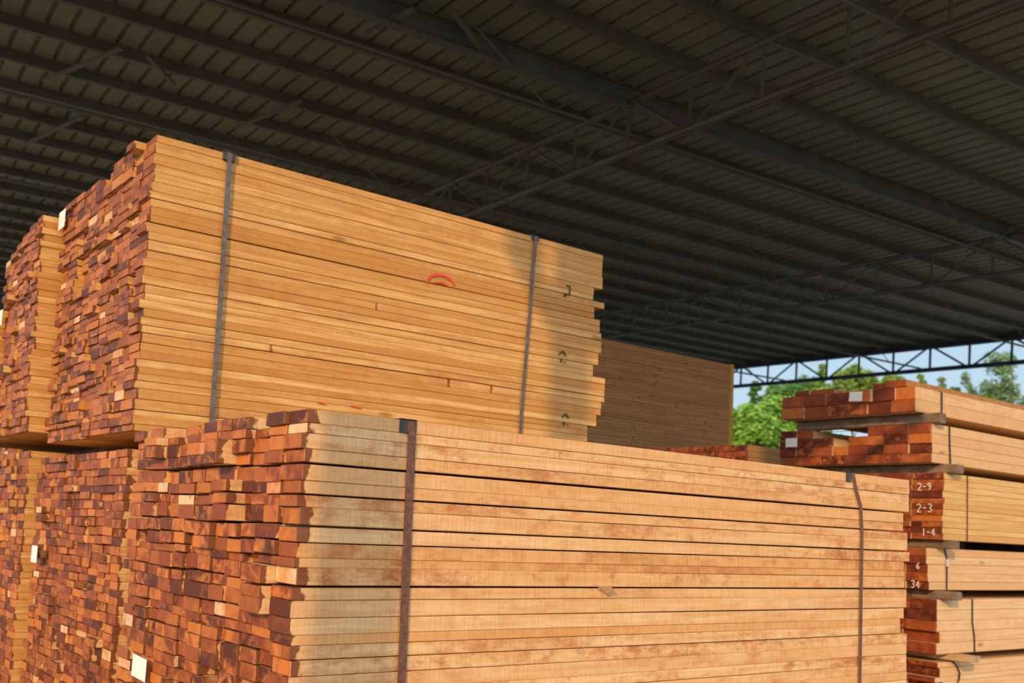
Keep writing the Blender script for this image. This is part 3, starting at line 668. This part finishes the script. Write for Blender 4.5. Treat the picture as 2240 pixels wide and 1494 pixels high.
# ------------------------------------------------------------------ trees beyond the shed
def leafball(b, c_, r_, n, size, rnd, squash=1.):
    for _ in range(n):
        d = Vector((rnd.gauss(0, 1), rnd.gauss(0, 1), rnd.gauss(0, 1))).normalized()*r_*(rnd.random()**.35); d.z *= squash
        p = Vector(c_)+d; a = Vector((rnd.gauss(0, 1), rnd.gauss(0, 1), rnd.gauss(0, 1))).normalized(); e = a.orthogonal().normalized()
        s_ = size*rnd.uniform(.6, 1.3); k = len(b.v)
        b.v += [tuple(p-a*s_), tuple(p+e*s_*.45), tuple(p+a*s_), tuple(p-e*s_*.45)]
        b.face([k, k+1, k+2, k+3], 0, None, (rnd.random(), rnd.random(), 0))
def screen(px_, py_, D): 
    return CAMP + (FW + RT*((px_-PX)/FPX) - UPV*((py_-PY)/FPX))*D
def tree(px_, ytop, D, wpx, kind, mat, label, seed, dens=1.):
    rnd = random.Random(seed); top = screen(px_, ytop, D); x, y, H = top.x, top.y, top.z; W = wpx/FPX*D/2
    nm_ = 'bush' if mat == M['leaf_bright'] else 'tree'
    root = empty(nm_, (x, y, 0), label, nm_, 'trees beyond the open side of the shed')
    b = MB(); n = 7; 
    for i in range(n): b.bar((x+.05*math.sin(i), y, H*.85*i/n), (x+.05*math.sin(i+1), y, H*.85*(i+1)/n), .30*(1-i/n*.8), n=7)
    for i in range(5):
        a = rnd.random()*6.28; z_ = H*rnd.uniform(.4, .7); b.bar((x, y, z_), (x+math.cos(a)*W*.6, y+math.sin(a)*W*.6, z_+H*.15), .07, n=5)
    b.build('trunk', M['bark'], root)
    f = MB()
    if kind == 'conifer':
        k_ = 26
        for i in range(k_):
            t_ = i/k_; z_ = H*(.25+.74*t_); rr = W*(1-t_)**.8+.08
            for j in range(int(2+6*(1-t_))):
                a = rnd.random()*6.28; q = rr*rnd.uniform(.4, 1)
                leafball(f, (x+math.cos(a)*q, y+math.sin(a)*q, z_), max(.18, rr*.38), int(85*dens), .16, rnd, .8)
    elif kind == 'round':
        for i in range(60):
            th = rnd.random()*6.28; ph = math.acos(rnd.uniform(-.7, 1)); q = rnd.uniform(.45, 1)
            leafball(f, (x+W*q*.8*math.sin(ph)*math.cos(th), y+W*q*.8*math.sin(ph)*math.sin(th), H-W*1.1+W*q*.9*math.cos(ph)), W*.30, int(260*dens), .15, rnd)
    elif kind == 'tall':
        for i in range(34):
            t_ = rnd.random(); a = rnd.random()*6.28; q = W*(.35+.65*math.sin(math.pi*(t_*.85+.1)))*rnd.uniform(.2, .8)
            leafball(f, (x+math.cos(a)*q, y+math.sin(a)*q, H*(.48+.50*t_)), W*.34, int(150*dens), .15, rnd)
    else:
        for i in range(60):
            th = rnd.random()*6.28; q = rnd.random()**.5*W
            zc = (H-.35)*math.sqrt(max(.05, 1-(q/W)**2))*rnd.uniform(.35, 1)
            leafball(f, (x+q*math.cos(th), y+q*math.sin(th), zc), W*.22, int(200*dens), .17, rnd)
    f.build('foliage', mat, root)
    return root
bush1 = tree(1645, 880, 44, 150, 'round', M['leaf_bright'], 'bright green rounded bush right of the yellow post', 1)
bush2 = tree(1712, 862, 50, 150, 'round', M['leaf_bright'], 'bright green bush touching the left side of the right stack', 2)
tree(1655, 824, 57, 90, 'conifer', M['leaf_dark'], 'small dark conifer above the bright bushes', 3)
tree(1727, 826, 64, 130, 'round', M['leaf_dark'], 'dark rounded tree behind the bright bushes', 4)
tree(1797, 786, 57, 62, 'conifer', M['leaf_olive'], 'olive tree peak behind the edge truss, left of a wider one', 5)
tree(1868, 788, 62, 125, 'round', M['leaf_olive'], 'wide olive-green tree behind the edge truss', 6)
tree(1770, 820, 70, 120, 'round', M['leaf_dark'], 'low green tree between the dark tree and the olive peak', 7)
tree(2018, 808, 62, 60, 'conifer', M['leaf_olive'], 'green conifer just above the highest boards of the right stack', 8)
tree(2060, 815, 66, 46, 'conifer', M['leaf_grey'], 'slender grey-green conifer right of the highest boards', 9, .7)
tree(2112, 806, 64, 60, 'tall', M['leaf_grey'], 'thin see-through grey-green tree between slender conifers', 10, .4)
tree(2088, 838, 58, 66, 'conifer', M['leaf_dark'], 'short dark conifer behind the black strap of the top bundle', 11)
tree(2190, 762, 60, 110, 'tall', M['leaf_grey'], 'tall loose grey-green tree at the right edge', 12, .8)
tree(2150, 862, 56, 80, 'round', M['leaf_dark'], 'low dark green tree at the foot of the tall loose tree', 13)
tree(1950, 816, 72, 90, 'round', M['leaf_olive'], 'olive tree seen just above the white card of the right stack', 14)
tree(2275, 850, 56, 90, 'round', M['leaf_grey'], 'grey-green tree cut by the right edge', 15, .8)
rp = random.Random(4)
for i, (px_, py_) in enumerate([(1672, 950), (1678, 958), (1702, 955), (1690, 964), (1668, 940)]):
    p = screen(px_, py_, 44.3); b = MB(); leafball(b, p, .16, 60, .07, rp)
    o = b.build('flower', M['petal'], bush1); o['label'] = 'pink flower head'
